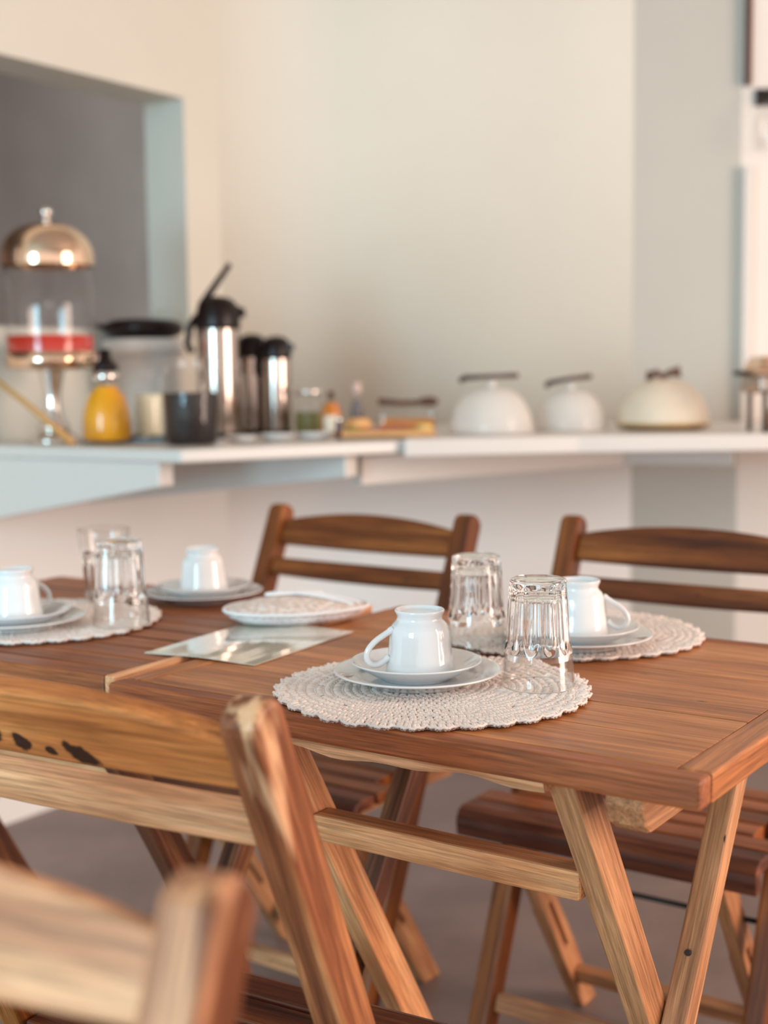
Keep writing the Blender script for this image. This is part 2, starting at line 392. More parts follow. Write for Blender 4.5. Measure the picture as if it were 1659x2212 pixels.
bracket(KC - E * 0.075 + N * 0.012, 0.64, 0.052, 0.165)
bracket(Vector((-0.085, 2.975, 0)), 0.845, 0.052, 0.145)
ap = [Vector((-0.05, 3.06, 0)), Vector((0.67, 3.67, 0)), Vector((0.94, 3.56, 0)), Vector((0.90, 3.10, 0))]
for i in range(2):
    a, b = ap[i], ap[i + 1]; t = (b - a).normalized(); nn = Vector((-t.y, t.x, 0)) * 0.04
    P = [a, b, b + nn, a + nn]
    MB().hexa([(*rel(q), ZC - 0.104) for q in P] + [(*rel(q), ZC - 0.036) for q in P]).build('apron', 'counter', ct, 0.003)

# ================================================================== TABLES
def bolt(parent, loc, axis, r=0.006, l=0.004):
    p0 = Vector(loc); MB().tube([p0, p0 + Vector(axis) * l], r, 10).build('bolt', 'darkmetal', parent)

tr = thing('folding_table', B0, YAW, 'teak folding table with plank top, crossed legs and pale stretcher', 'table', None)
LT, DT, ZTOP, TT = 0.7135, 0.605, 0.75, 0.028
board('edge_rail', (0, 0.014, ZTOP - TT / 2), (LT, 0.014, ZTOP - TT / 2), 0.028, TT, 'wood_edge', tr, bevel=0.004)
board('edge_rail', (0, DT - 0.014, ZTOP - TT / 2), (LT, DT - 0.014, ZTOP - TT / 2), 0.028, TT, 'wood_edge', tr, bevel=0.004)
for u in (0.016, LT - 0.016):
    board('end_board', (u, 0.029, ZTOP - TT / 2), (u, DT - 0.029, ZTOP - TT / 2), 0.032, TT, 'wood_top', tr, side=(1, 0, 0), bevel=0.0025)
npl = 6; v0 = 0.0285; wpl = (DT - 0.057) / npl
for i in range(npl):
    a = v0 + i * wpl; dz = random.uniform(-0.0006, 0.0)
    board('plank', (0.0326, a + wpl / 2, ZTOP - 0.011 + dz), (LT - 0.0326, a + wpl / 2, ZTOP - 0.011 + dz), wpl - 0.0008, 0.022, 'wood_top', tr, bevel=0.0008, segs=1)
# strip with waney edge under the front rail
mb = MB(); nw = 30
xs = [0.03 + i * (0.53 / nw) for i in range(nw + 1)]
zb = [ZTOP - TT - 0.011 - 0.003 * math.sin(x * 23) - 0.002 * math.sin(x * 61 + 1) for x in xs]
for i in range(nw):
    x0, x1 = xs[i], xs[i + 1]
    mb.hexa([(x0, 0.010, zb[i]), (x1, 0.010, zb[i + 1]), (x1, 0.045, zb[i + 1]), (x0, 0.045, zb[i]),
             (x0, 0.006, ZTOP - TT), (x1, 0.006, ZTOP - TT), (x1, 0.045, ZTOP - TT), (x0, 0.045, ZTOP - TT)])
mb.build('under_strip', 'wood_pale', tr)
for u in (0.13, 0.634):
    prof = [(0.020, ZTOP - TT), (0.020, ZTOP - TT - 0.014), (0.026, ZTOP - TT - 0.032), (0.040, ZTOP - TT - 0.041), (DT - 0.05, ZTOP - TT - 0.041), (DT - 0.04, ZTOP - TT)]
    fr = frame_along((u, 0.04, 0.7), (u, DT - .04, 0.7), (1, 0, 0))
    MB().prism(prof, u - 0.019, u + 0.019, 'x').build('batten', 'wood_legdark' if u < .3 else 'wood_leg', tr, 0.004, frame=fr)
for u, mt in ((0.205, 'wood_leg'), (0.567, 'wood_leg')):
    slanted_leg('leg', u, 0.028, 0.477, 0.0, 0.047, 0.7225, 0.050, mt if u > .4 else 'wood_rail', tr)
for u, mt in ((0.172, 'wood_legdark'), (0.5965, 'wood_leg')):
    slanted_leg('leg', u, 0.028, -0.012, 0.0, 0.464, 0.7225, 0.038, mt, tr)
board('stretcher', (0.219, 0.114, 0.590), (0.553, 0.114, 0.590), 0.034, 0.030, 'wood_rail', tr, bevel=0.003)
bolt(tr, (0.5965, 0.2955 - 0.019, 0.466), (0, -1, 0.5), r=0.0035); bolt(tr, (0.611, 0.243, 0.385), (1, 0, 0)); bolt(tr, (0.191, 0.243, 0.385), (1, 0, 0), l=0.002)

LROT = math.radians(2.5)
tl = thing('folding_table', UV(-0.012, 0.022), YAW + LROT, 'teak folding table with open slatted top butted against the plank table', 'table', None)
L2, D2t = 0.665, 0.565
board('edge_rail', (-L2, 0.02, ZTOP - 0.014), (-0.0165, 0.02, ZTOP - 0.014), 0.040, 0.028, 'wood_slat', tl, bevel=0.003)
board('edge_rail', (-L2, D2t - 0.02, ZTOP - 0.014), (-0.0165, D2t - 0.02, ZTOP - 0.014), 0.040, 0.028, 'wood_slat', tl, bevel=0.003)
board('end_board', (-0.008, 0.0, ZTOP - 0.013), (-0.008, D2t, ZTOP - 0.013), 0.016, 0.028, 'wood_pale', tl, side=(1, 0, 0), bevel=0.003)
board('end_board', (-L2 + 0.015, 0.041, ZTOP - 0.014), (-L2 + 0.015, D2t - 0.041, ZTOP - 0.014), 0.030, 0.028, 'wood_slat', tl, side=(1, 0, 0), bevel=0.003)
nsl = 9; ws = (D2t - 0.083) / nsl
for i in range(nsl):
    vv = 0.0415 + (i + 0.5) * ws
    board('slat', (-L2 + 0.0305, vv, ZTOP - 0.0105), (-0.0165, vv, ZTOP - 0.0105), ws - 0.005, 0.020, 'wood_slat', tl, bevel=0.002)
board('apron_rail', (-L2 + 0.02, 0.012, ZTOP - 0.046), (-0.02, 0.012, ZTOP - 0.046), 0.022, 0.036, 'wood_pale', tl, bevel=0.002)
for u in (-0.106, -0.50): slanted_leg('leg', u, 0.028, 0.467, 0.0, 0.066, 0.70, 0.050, 'wood_legdark', tl)
for u in (-0.045, -0.555): slanted_leg('leg', u, 0.028, -0.01, 0.0, 0.46, 0.722, 0.045, 'wood_legdark', tl)
board('stretcher', (-0.486, 0.135, 0.575), (-0.12, 0.135, 0.575), 0.030, 0.030, 'wood_leg', tl)
for u in (-0.15, -0.60):
    board('batten', (u, 0.05, ZTOP - 0.04), (u, D2t - 0.05, ZTOP - 0.04), 0.036, 0.024, 'wood_legdark', tl, side=(1, 0, 0))

# ================================================================== CHAIRS
CH, CW, CL, CYR, CINS, CO, CYS, CZS = 0.85, 0.435, 0.363, -0.07, 0.052, 0.022, -0.384, 0.425
def folding_chair(loc, rz, label, mats, group=None):
    t = thing('folding_chair', loc, rz, label, 'chair', group)
    post, rail, low, seat, rleg = mats
    top = Vector((0, 0, CH)); foot = Vector((0, -CL, 0)); ax = (foot - top).normalized()
    dep = Vector((0, -ax.z, ax.y)) * 1.0                       # depth direction across the post in the y-z plane
    if dep.y < 0: dep = -dep
    S = (foot - top).length; hd = 0.0225
    for sx in (-1, 1):
        prof = []
        for k in range(9):                                     # rounded top
            a = PI * k / 8; prof.append(top + dep * (hd * math.cos(a)) + ax * (0.018 - 0.018 * math.sin(a)))
        sc_ = hd / abs(dep.y)
        prof += [foot + Vector((0, -sc_ * 1.0, 0)), foot + Vector((0, sc_ * 1.0, 0))]
        x0, x1 = sx * CW / 2 - 0.018, sx * CW / 2 + 0.018
        fr = frame_along((sx * CW / 2, 0, CH), (sx * CW / 2, -CL, 0), (1, 0, 0))
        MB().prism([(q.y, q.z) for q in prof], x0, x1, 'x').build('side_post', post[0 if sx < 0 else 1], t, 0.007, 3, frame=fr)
    # backrest rails lie in the plane of the posts
    def pl(x, z, off): q = top + ax * ((CH - z) / -ax.z); return Vector((x, q.y, q.z)) + dep * off
    hw = CW / 2 - 0.0185
    poly = []
    for k in range(17):
        x = -hw + 2 * hw * k / 16; poly.append((x, 0.820 + 0.019 * (1 - (x / hw) ** 2)))
    for k in range(17):
        x = hw - 2 * hw * k / 16; poly.append((x, 0.777 - 0.002 * (1 - (x / hw) ** 2)))
    def rail_mesh(name, poly, o0, o1, mat):
        mb = MB(); n_ = len(poly)
        mb.v += [tuple(pl(x, z, o0)) for x, z in poly] + [tuple(pl(x, z, o1)) for x, z in poly]
        h = n_ // 2
        for k in range(h - 1):
            a, b2, c, d2 = k, k + 1, n_ - 2 - k, n_ - 1 - k
            mb.face([a, b2, c, d2]); mb.face([n_ + d2, n_ + c, n_ + b2, n_ + a])
        for i in range(n_):
            j = (i + 1) % n_; mb.face([i, n_ + i, n_ + j, j])
        zc_ = sum(z for _, z in poly) / n_; c0 = pl(0, zc_, 0)
        fr = frame_along(c0 - Vector((1, 0, 0)), c0 + Vector((1, 0, 0)), dep)
        return mb.build(name, mat, t, 0.0035, 2, frame=fr)
    rail_mesh('top_rail', poly, -0.008, 0.014, rail)
    poly = [(-hw + 2 * hw * k / 16, 0.748) for k in range(17)]
    poly += [(hw - 2 * hw * k / 16, 0.719 - 0.003 * (1 - ((hw - 2 * hw * k / 16) / hw) ** 2)) for k in range(17)]
    rail_mesh('lower_rail', poly, -0.014, 0.010, low)
    # seat slats
    hx = CW / 2 + CO
    prof = [(CYS + 0.058, CZS), (CYS + 0.02, CZS), (CYS + 0.008, CZS - 0.005), (CYS + 0.001, CZS - 0.016), (CYS, CZS - 0.026), (CYS + 0.002, CZS - 0.046), (CYS + 0.022, CZS - 0.046), (CYS + 0.022, CZS - 0.02), (CYS + 0.058, CZS - 0.02)]
    MB().prism(prof, -hx, hx, 'x').build('seat_slat', 'wood_seat', t, 0.003, frame=frame_along((-1, CYS + .03, CZS - .02), (1, CYS + .03, CZS - .02), (0, 1, 0)))
    y = CYS + 0.066; i = 0
    while y < -0.05:
        wsl = 0.046; half = hx if y + wsl < -0.258 else 0.1965
        board('seat_slat', (-half, y + wsl / 2, CZS - 0.010), (half, y + wsl / 2, CZS - 0.010), wsl, 0.020, seat, t)
        y += wsl + 0.009
    for sx in (-1, 1):
        board('seat_rail', (sx * 0.1875, CYS + 0.024, CZS - 0.034), (sx * 0.1875, -0.03, CZS - 0.034), 0.018, 0.028, rleg, t, side=(1, 0, 0))
        # rear leg with a long slot for the pivot rod
        xr = sx * (CW / 2 - CINS); p0 = Vector((xr, CYS + 0.047, CZS - 0.022)); p1 = Vector((xr, CYR, 0.0))
        fr = frame_along(p0, p1, (1, 0, 0)); L_ = (p1 - p0).length; h = L_ / 2
        mb = MB(); s0, s1 = -0.08 * L_, 0.16 * L_; wd = 0.021
        k_ = wd * 2 * (p1 - p0).normalized().y / -(p1 - p0).normalized().z / 2
        mb.box(-h, s0, -0.011, 0.011, -wd, wd); mb.box(s0, s1, -0.011, 0.011, -wd, -0.0045); mb.box(s0, s1, -0.011, 0.011, 0.0045, wd)
        zs_ = 1 if (fr.to_3x3() @ Vector((0, 0, 1))).z > 0 else -1
        xa, xb = (h + k_, h - k_) if zs_ > 0 else (h - k_, h + k_)
        mb.hexa([(s1, -0.011, -wd), (xb, -0.011, -wd), (xb, 0.011, -wd), (s1, 0.011, -wd), (s1, -0.011, wd), (xa, -0.011, wd), (xa, 0.011, wd), (s1, 0.011, wd)])
        o = mb.build('rear_leg', rleg, t, 0.002); o.matrix_basis = fr
    # braces between the legs
    xr = CW / 2 - CINS - 0.011; dirn = (Vector((0, CYR, 0)) - Vector((0, CYS + .047, CZS - .022))).normalized()
    q = Vector((0, CYR, 0)) - dirn * 0.085
    board('stretcher', (-xr, q.y, q.z), (xr, q.y, q.z), 0.018, 0.034, rleg, t, side=(0, 1, 0.6))
    q = foot - ax * 0.10; xr = CW / 2 - 0.019
    board('stretcher', (-xr, q.y, q.z), (xr, q.y, q.z), 0.020, 0.030, rleg, t, side=(0, 1, -0.4))
    zc = 0.285; yc = -CL * (1 - zc / CH); x = CW / 2 - 0.01
    MB().tube([(-x, yc, zc), (x, yc, zc)], 0.0045, 8).build('pivot_rod', 'darkmetal', t)
    return t

stain = wood('stained_teak_rail', srgb(144, 82, 42), srgb(182, 116, 66), srgb(204, 144, 90), 0.55, 0.40,
             stains=[(-0.034, 0, -0.019, 0.024, 0.0085, -0.42), (0.033, 0, -0.016, 0.014, 0.0085, -0.5), (0.001, 0, -0.021, 0.008, 0.005, -0.2), (0.063, 0, -0.009, 0.010, 0.012, -0.3)], flecks=False)
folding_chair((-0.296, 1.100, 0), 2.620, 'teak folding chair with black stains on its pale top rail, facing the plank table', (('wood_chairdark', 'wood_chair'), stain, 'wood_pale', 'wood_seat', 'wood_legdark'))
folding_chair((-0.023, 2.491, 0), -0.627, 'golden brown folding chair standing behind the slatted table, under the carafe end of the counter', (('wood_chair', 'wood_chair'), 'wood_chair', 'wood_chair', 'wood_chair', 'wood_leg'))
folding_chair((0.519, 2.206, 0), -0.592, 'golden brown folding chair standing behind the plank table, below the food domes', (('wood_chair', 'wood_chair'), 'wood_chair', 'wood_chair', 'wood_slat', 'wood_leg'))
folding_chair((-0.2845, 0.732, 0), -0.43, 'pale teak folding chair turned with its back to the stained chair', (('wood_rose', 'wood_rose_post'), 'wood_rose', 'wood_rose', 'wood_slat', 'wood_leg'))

# ================================================================== TABLEWARE
ZM = 0.7572                                    # top of a crocheted mat
def crochet_mesh():
    mb = MB(); R = 0.165; pitch = 0.0094; NS = 34
    def scal(r, th):
        k = max(0.0, min(1.0, (r - 0.135) / 0.04)); return r + k * k * 0.0120 * (abs(math.cos(NS * th / 2)) - 0.35) + 0.0016 * math.sin(5 * th + 40 * r)
    def P(r, th, z): q = scal(r, th); return (q * math.cos(th), q * math.sin(th), z)
    # backing web
    seg = 216; rings = [0.0, 0.05, 0.10, 0.13, 0.15, 0.160, 0.168]
    o = len(mb.v)
    for r in rings:
        for k in range(seg): mb.v.append(P(max(r, 0.001), 2 * PI * k / seg, 0.0016))
    for i in range(len(rings) - 1):
        for k in range(seg):
            mb.face([o + i * seg + k, o + i * seg + (k + 1) % seg, o + (i + 1) * seg + (k + 1) % seg, o + (i + 1) * seg + k], True)
    rnd = random.Random(3); r = 0.005; i = 0
    while r < R:
        tall = (i % 3 == 1); st = pitch * (1.25 if tall else 0.9)
        n_ = max(7, int(2 * PI * r / 0.0078)); ph_ = rnd.random()
        for k in range(n_):
            th = 2 * PI * (k + ph_) / n_; dth = 2 * PI / n_
            if 0.118 < r < 0.128 and k % 6 == 0: continue          # open eyelets
            zz = 0.0052 + rnd.uniform(-0.0006, 0.0006)
            for sgn in (-1, 1):
                a0 = th + rnd.uniform(-.06, .06) * dth; a1 = th + sgn * 0.34 * dth + 0.22 * dth
                mb.tube([P(r - 0.0006, a0, 0.0024), P(r + st * 0.35, (a0 * 2 + a1) / 3, zz), P(r + st * 0.72, (a0 + 2 * a1) / 3, zz - 0.0004), P(r + st * 1.05, a1, 0.0026)],
                        [0.0016, 0.0023, 0.0023, 0.0016], 5, cap=False)
        # chain along the top of the round
        m_ = n_ * 2; rc = r + st * 1.0
        mb.tube([P(rc + 0.0006 * (-1) ** k, 2 * PI * k / m_, 0.0046 + 0.0009 * (-1) ** k) for k in range(m_)], 0.0016, 5, closed=True)
        r += st; i += 1
    return mb
mat_src = crochet_mesh().build('crochet_placemat', 'yarn')
def place(o, loc, rz, label, cat, group=None, first=False):
    c = o if first else o.copy()
    if not first: COL.objects.link(c)
    c.location = loc; c.rotation_euler = (0, 0, rz); return tag(c, label, cat, group)
m1 = UV(0.345, 0.157, 0.7502)
place(mat_src, m1, 0.3, 'round beige crocheted placemat lapping over the front edge of the plank table', 'placemat', 'crocheted placemats', True)
q2 = pz(1232, 1372, 0.7502); q3 = pz(85, 1345, 0.7502)
place(mat_src, q2, 1.7, 'round beige crocheted placemat at the back edge of the plank table', 'placemat', 'crocheted placemats')
place(mat_src, q3, 2.9, 'round beige crocheted placemat on the slatted table', 'placemat', 'crocheted placemats')

def smooth_prof(p, n=3):
    for _ in range(n):
        q = [p[0]]
        for i in range(len(p) - 1):
            a, b = p[i], p[i + 1]
            q += [(a[0] * .75 + b[0] * .25, a[1] * .75 + b[1] * .25), (a[0] * .25 + b[0] * .75, a[1] * .25 + b[1] * .75)]
        q.append(p[-1]); p = q
    return p
plate_prof = smooth_prof([(0.0005, 0.0045), (0.050, 0.0045), (0.062, 0.0055), (0.070, 0.0115), (0.084, 0.0150), (0.0925, 0.0168), (0.0940, 0.0155), (0.0920, 0.0138), (0.082, 0.0110), (0.068, 0.0070), (0.058, 0.0018), (0.055, 0.0), (0.052, 0.0), (0.050, 0.0022), (0.0005, 0.0022)], 2)
sauc_prof = smooth_prof([(0.0005, 0.0048), (0.032, 0.0050), (0.042, 0.0062), (0.056, 0.0120), (0.070, 0.0205), (0.0728, 0.0212), (0.0738, 0.0198), (0.069, 0.0168), (0.056, 0.0085), (0.042, 0.0026), (0.039, 0.0), (0.036, 0.0), (0.034, 0.0024), (0.0005, 0.0024)], 2)
HCUP = 0.0725
cup_out = [(0.0388, 0.0), (0.0378, 0.010), (0.0352, 0.027), (0.0337, 0.042), (0.0328, 0.050), (0.0305, 0.0560), (0.0262, 0.0600), (0.0248, 0.0630), (0.0256, 0.0665), (0.0278, 0.0705), (0.0276, 0.0725), (0.0258, 0.0728), (0.0242, 0.0700), (0.0225, 0.0680), (0.0005, 0.0680)]
cup_in = [(0.0005, 0.0575), (0.022, 0.0565), (0.0290, 0.0500), (0.0312, 0.0400), (0.0330, 0.026), (0.0355, 0.010), (0.0370, 0.0006)]
cup_prof = smooth_prof(cup_out, 2) + smooth_prof(cup_in, 2)
plate_src = MB().lathe(plate_prof, 72).build('dessert_plate', 'porcelain')
sauc_src = MB().lathe(sauc_prof, 64).build('saucer', 'porcelain')
body_me = MB().lathe(cup_prof, 56, close=True).build('body', 'porcelain')
hp = []
ctrl = [(0.0312, 0.052), (0.040, 0.047), (0.052, 0.040), (0.0605, 0.031), (0.0625, 0.022), (0.058, 0.0145), (0.050, 0.0125), (0.042, 0.0165), (0.0362, 0.0215)]
hp = smooth_prof(ctrl, 2)
hmb = MB(); hmb.tube([(x, 0, z) for x, z in hp], [0.0034 if 3 < i < len(hp) - 4 else 0.0042 for i in range(len(hp))], 10)
hand_me = hmb.build('handle', 'porcelain')
first_cup = [True]; fp = [True]
def setting(x, y, z0, rot_handle, where, dy_s=(0, 0), dy_c=(0, 0), scale=1.0):
    place(plate_src, (x, y, z0), 0.2, 'white porcelain dessert plate ' + where, 'plate', 'white dessert plates', fp[0])
    place(sauc_src, (x + dy_s[0], y + dy_s[1], z0 + 0.0046), 0.1, 'white porcelain saucer under an upturned cup ' + where, 'saucer', 'white saucers', fp[0])
    c = thing('coffee_cup', (x + dy_c[0], y + dy_c[1], z0 + 0.0046 + 0.0058), rot_handle, 'upturned white porcelain coffee cup ' + where, 'cup', 'upturned white cups')
    for src in (body_me, hand_me):
        o = src if first_cup[0] else src.copy()
        if not first_cup[0]: COL.objects.link(o)
        o.parent = c
    first_cup[0] = False; fp[0] = False
setting(0.035, 1.450, ZM, PI + 0.30, 'on the front placemat of the plank table', (-0.001, 0.004), (0.003, -0.001))
q = pz(1254, 1368, 0.77); setting(0.243, 1.648, ZM, -0.25, 'on the back placemat of the plank table', (0.003, 0.0), (0.0, 0.0))
setting(-0.512, 1.822, ZM, 0.95, 'on the placemat of the slatted table', (0.0, -0.004), (-0.002, -0.006))
setting(-0.287, 2.075, 0.7502, 2.0, 'on the bare back corner of the slatted table', (0.0, 0.0), (0.0, 0.0))

# tumblers
HG = 0.119; NF = 11
def gl_r(z):
    tab = [(0.0, 0.0300), (0.004, 0.0312), (0.070, 0.0352), (0.080, 0.0372), (HG, 0.0405)]
    for (a, ra), (b, rb) in zip(tab, tab[1:]):
        if z <= b: return ra + (rb - ra) * (z - a) / (b - a)
    return tab[-1][1]
def gl_fn(r, z, a):
    if z < 0 or r < 0.01: return r
    w_ = 2 * PI / NF; f_ = (a % w_) - w_ / 2; za = 0.079 - 0.020 * (2 * f_ / w_) ** 2
    k = max(0.0, min(1.0, (za - z) / 0.004)) * max(0.0, min(1.0, (z - 0.004) / 0.004))
    flat = r * math.cos(w_ / 2) / math.cos(f_); dep = 0.0014 * (1 - (2 * f_ / w_) ** 2)
    return r * (1 - k) + (flat - dep + 0.0003) * k
outer = [(0.0005, 0.0)] + [(gl_r(0) * .93, 0.0)] + [(gl_r(z), z) for z in [0.0012, 0.004, 0.008] + [0.012 + 0.003 * i for i in range(24)] + [0.088, 0.096, 0.106, HG - 0.001]]
rim = [(gl_r(HG) - 0.0009, HG)]
inner = [(gl_r(HG) - 0.0016, HG - 0.001), (gl_r(.1) - .0015, 0.100), (gl_r(.088) - .0017, 0.088), (gl_r(.08) - .0024, 0.080), (0.0325, 0.066), (0.0308, 0.045), (0.0293, 0.025), (0.0275, 0.017), (0.024, 0.0150), (0.015, 0.0135), (0.0005, 0.0130)]
mb = MB(); SEG = NF * 12
mb.lathe(outer + rim, SEG, fn=lambda r, z, a: gl_fn(r, z, a)); mb.lathe(rim + inner, SEG)
glass_src = mb.build('glass_tumbler', 'glass'); glass_src.data.materials.append(thinglass('thin_glass_wall', tint=(0.97, 0.965, 0.96, 1), refl=1.5, power=2.6))
for pg in glass_src.data.polygons:
    if 0.084 < pg.center.z < HG - 0.0012: pg.material_index = 1
gf = [True]
def tumbler(x, y, z, label, up=False, rz=0.0):
    o = glass_src if gf[0] else glass_src.copy()
    if not gf[0]: COL.objects.link(o)
    gf[0] = False
    o.location = (x, y, z if up else z + HG); o.rotation_euler = (0 if up else PI, 0, rz)
    return tag(o, label, 'glass', 'fluted glass tumblers')
tumbler(0.167, 1.428, ZM, 'upturned fluted glass tumbler on the front placemat of the plank table', rz=0.1)
tumbler(0.117, 1.676, 0.7503, 'upturned fluted glass tumbler standing between the two placemats of the plank table', rz=0.4)
tumbler(-0.370, 1.832, ZM, 'upturned fluted glass tumbler on the placemat of the slatted table', rz=0.7)
tumbler(-0.436, 2.045, 0.7503, 'fluted glass tumbler standing upright on the slatted table', True, 0.2)

# laminated card
ca, cb, cc = pz(312, 1411, .7504), pz(550, 1438, .7504), pz(792, 1368, .7504)
cx = (cb - ca).normalized(); wcard = (cb - ca).length; lcard = (cc - cb).dot(Vector((-cx.y, cx.x, 0)))
mt, nt, b = newmat('laminated_print'); L = nt.links
tc = node(nt, 'ShaderNodeTexCoord'); mp = node(nt, 'ShaderNodeMapping'); L.new(tc.outputs['Object'], mp.inputs['Vector'])
br = node(nt, 'ShaderNodeTexBrick'); br.inputs['Scale'].default_value = 1.0; br.inputs['Brick Width'].default_value = 0.034; br.inputs['Row Height'].default_value = 0.0060
br.inputs['Mortar Size'].default_value = 0.0026; br.inputs['Mortar Smooth'].default_value = 0.3; br.offset = 0.37
br.inputs['Color1'].default_value = (0.42, 0.37, 0.34, 1); br.inputs['Color2'].default_value = (0.62, 0.56, 0.50, 1); br.inputs['Mortar'].default_value = srgb(232, 226, 208)
L.new(mp.outputs[0], br.inputs['Vector'])
sx_ = node(nt, 'ShaderNodeSeparateXYZ'); L.new(tc.outputs['Object'], sx_.inputs[0])
def inside(sock, lo, hi):
    a = node(nt, 'ShaderNodeMath', operation='GREATER_THAN'); a.inputs[1].default_value = lo; L.new(sock, a.inputs[0])
    c = node(nt, 'ShaderNodeMath', operation='LESS_THAN'); c.inputs[1].default_value = hi; L.new(sock, c.inputs[0])
    m_ = node(nt, 'ShaderNodeMath', operation='MULTIPLY'); L.new(a.outputs[0], m_.inputs[0]); L.new(c.outputs[0], m_.inputs[1]); return m_.outputs[0]
ix = inside(sx_.outputs[0], wcard * .22, wcard * .86); iy = inside(sx_.outputs[1], lcard * .14, lcard * .62)
m_ = node(nt, 'ShaderNodeMath', operation='MULTIPLY'); L.new(ix, m_.inputs[0]); L.new(iy, m_.inputs[1])
mxx = node(nt, 'ShaderNodeMix', data_type='RGBA'); L.new(m_.outputs[0], mxx.inputs[0]); mxx.inputs[6].default_value = srgb(232, 226, 208); L.new(br.outputs['Color'], mxx.inputs[7])
L.new(mxx.outputs[2], b.inputs['Base Color']); b.inputs['Roughness'].default_value = 0.06; b.inputs['Coat Weight'].default_value = 1.0; b.inputs['Coat Roughness'].default_value = 0.02
M['card'] = mt
mb = MB(); nc = 10
for i in range(nc):
    x0, x1 = wcard * i / nc, wcard * (i + 1) / nc
    z0, z1 = [0.0012 * (1 - math.cos(2 * PI * x / wcard)) for x in (x0, x1)]
    mb.hexa([(x0, 0, z0), (x1, 0, z1), (x1, lcard, z1), (x0, lcard, z0), (x0, 0, z0 + .0009), (x1, 0, z1 + .0009), (x1, lcard, z1 + .0009), (x0, lcard, z0 + .0009)])
card = mb.build('menu_card', 'card'); card.location = ca; card.rotation_euler = (0, 0, math.atan2(cx.y, cx.x))
tag(card, 'glossy white laminated menu card with rows of small print across the table joint', 'card')

# crocheted bread warmer tied with a cord
pc = pz(637, 1337, 0.7535); cw = thing('bread_warmer', (pc.x, pc.y, 0.7535), 0.16, 'flat beige crocheted bread warmer with white netted underside and tied cord', 'bread warmer')
AX, AY = 0.102, 0.072
def outline(a): return (AX * (1 + 0.04 * math.cos(3 * a + 1)) * math.cos(a), AY * (1 + 0.05 * math.sin(2 * a)) * math.sin(a))
def shell(h0, h1, sc0, sc1, power, mat, name, bumpamp, thick=0.004):
    mb = MB(); seg = 96; rows = 16
    for side in (0, 1):
        o = len(mb.v)
        for i in range(rows + 1):
            f_ = i / rows
            for k in range(seg):
                a = 2 * PI * k / seg; x, y = outline(a); s2 = f_ if f_ > 0 else 0.004
                z = h0 + (h1 - h0) * (1 - f_ ** power) + bumpamp * math.sin(12 * a) * f_ * math.sin(f_ * PI * 5) - (thick if side else 0)
                sc2 = s2 * sc1; mb.v.append((x * sc2, y * sc2, max(z, 0.0004)))
        for i in range(rows):
            for k in range(seg): mb.face([o + i * seg + k, o + i * seg + (k + 1) % seg, o + (i + 1) * seg + (k + 1) % seg, o + (i + 1) * seg + k], True)
    return mb.build(name, mat, cw)
def yarn_checks(name, c1, c2, scale):
    mt, nt, b = newmat(name); tc = node(nt, 'ShaderNodeTexCoord'); v = node(nt, 'ShaderNodeTexVoronoi'); v.inputs['Scale'].default_value = scale
    nt.links.new(tc.outputs['Object'], v.inputs['Vector']); r = node(nt, 'ShaderNodeValToRGB')
    r.color_ramp.elements[0].color = c1; r.color_ramp.elements[1].color = c2; r.color_ramp.elements[0].position = .25; r.color_ramp.elements[1].position = .75
    nt.links.new(v.outputs['Distance'], r.inputs['Fac']); nt.links.new(r.outputs['Color'], b.inputs['Base Color'])
    bp = node(nt, 'ShaderNodeBump'); bp.inputs['Strength'].default_value = 0.7; bp.inputs['Distance'].default_value = 0.003; bp.invert = True
    nt.links.new(v.outputs['Distance'], bp.inputs['Height']); nt.links.new(bp.outputs['Normal'], b.inputs['Normal']); b.inputs['Roughness'].default_value = 0.9; return mt
M['crochet_top'] = yarn_checks('crochet_lattice', srgb(214, 190, 176), srgb(240, 228, 222), 120)
M['crochet_net'] = yarn_checks('white_net', srgb(244, 242, 244), srgb(214, 208, 214), 260)
# white underside: an upward-flaring bowl
mb = MB(); seg = 96; prof = [(0.05, 0.0), (0.62, 0.0), (0.80, 0.002), (0.93, 0.009), (0.985, 0.017), (0.95, 0.019), (0.6, 0.0195), (0.02, 0.020)]
for (s2, z) in prof:
    for k in range(seg):
        a = 2 * PI * k / seg; x, y = outline(a); mb.v.append((x * s2, y * s2, z + (0.0012 * math.sin(9 * a) if z > .005 else 0)))
for i in range(len(prof) - 1):
    for k in range(seg): mb.face([i * seg + k, i * seg + (k + 1) % seg, (i + 1) * seg + (k + 1) % seg, (i + 1) * seg + k], True)
mb.build('underside', 'crochet_net', cw)
shell(0.018, 0.0335, 1, 1.0, 2.2, 'crochet_top', 'cover', 0.0011)
mb = MB(); mb.tube([(outline(2 * PI * k / 120)[0] * 1.005, outline(2 * PI * k / 120)[1] * 1.005, 0.0185 + 0.0012 * math.sin(k * 1.57 * 2)) for k in range(120)], 0.0026, 6, closed=True); mb.build('border', 'yarn_white', cw)
# white cord: a bow and two tails
def surf(x, y): r = math.hypot(x / AX, y / AY); return 0.018 + 0.0155 * (1 - min(1, r) ** 2.2) + 0.003
mb = MB()
for pts2 in ([(0.0, 0.0), (-0.02, 0.02), (-0.042, 0.018), (-0.036, 0.002), (0.0, 0.0)], [(0.0, 0.0), (0.022, 0.022), (0.046, 0.014), (0.030, 0.0), (0.0, 0.0)], [(0, 0), (0.03, -0.018), (0.062, -0.030), (0.080, -0.036)], [(0, 0), (0.03, -0.006), (0.07, -0.018), (0.092, -0.022)]):
    sp = smooth_prof(pts2, 2); mb.tube([(x, y, surf(x, y) + 0.0012) for x, y in sp], 0.0024, 6)
mb.build('cord', 'yarn_white', cw)

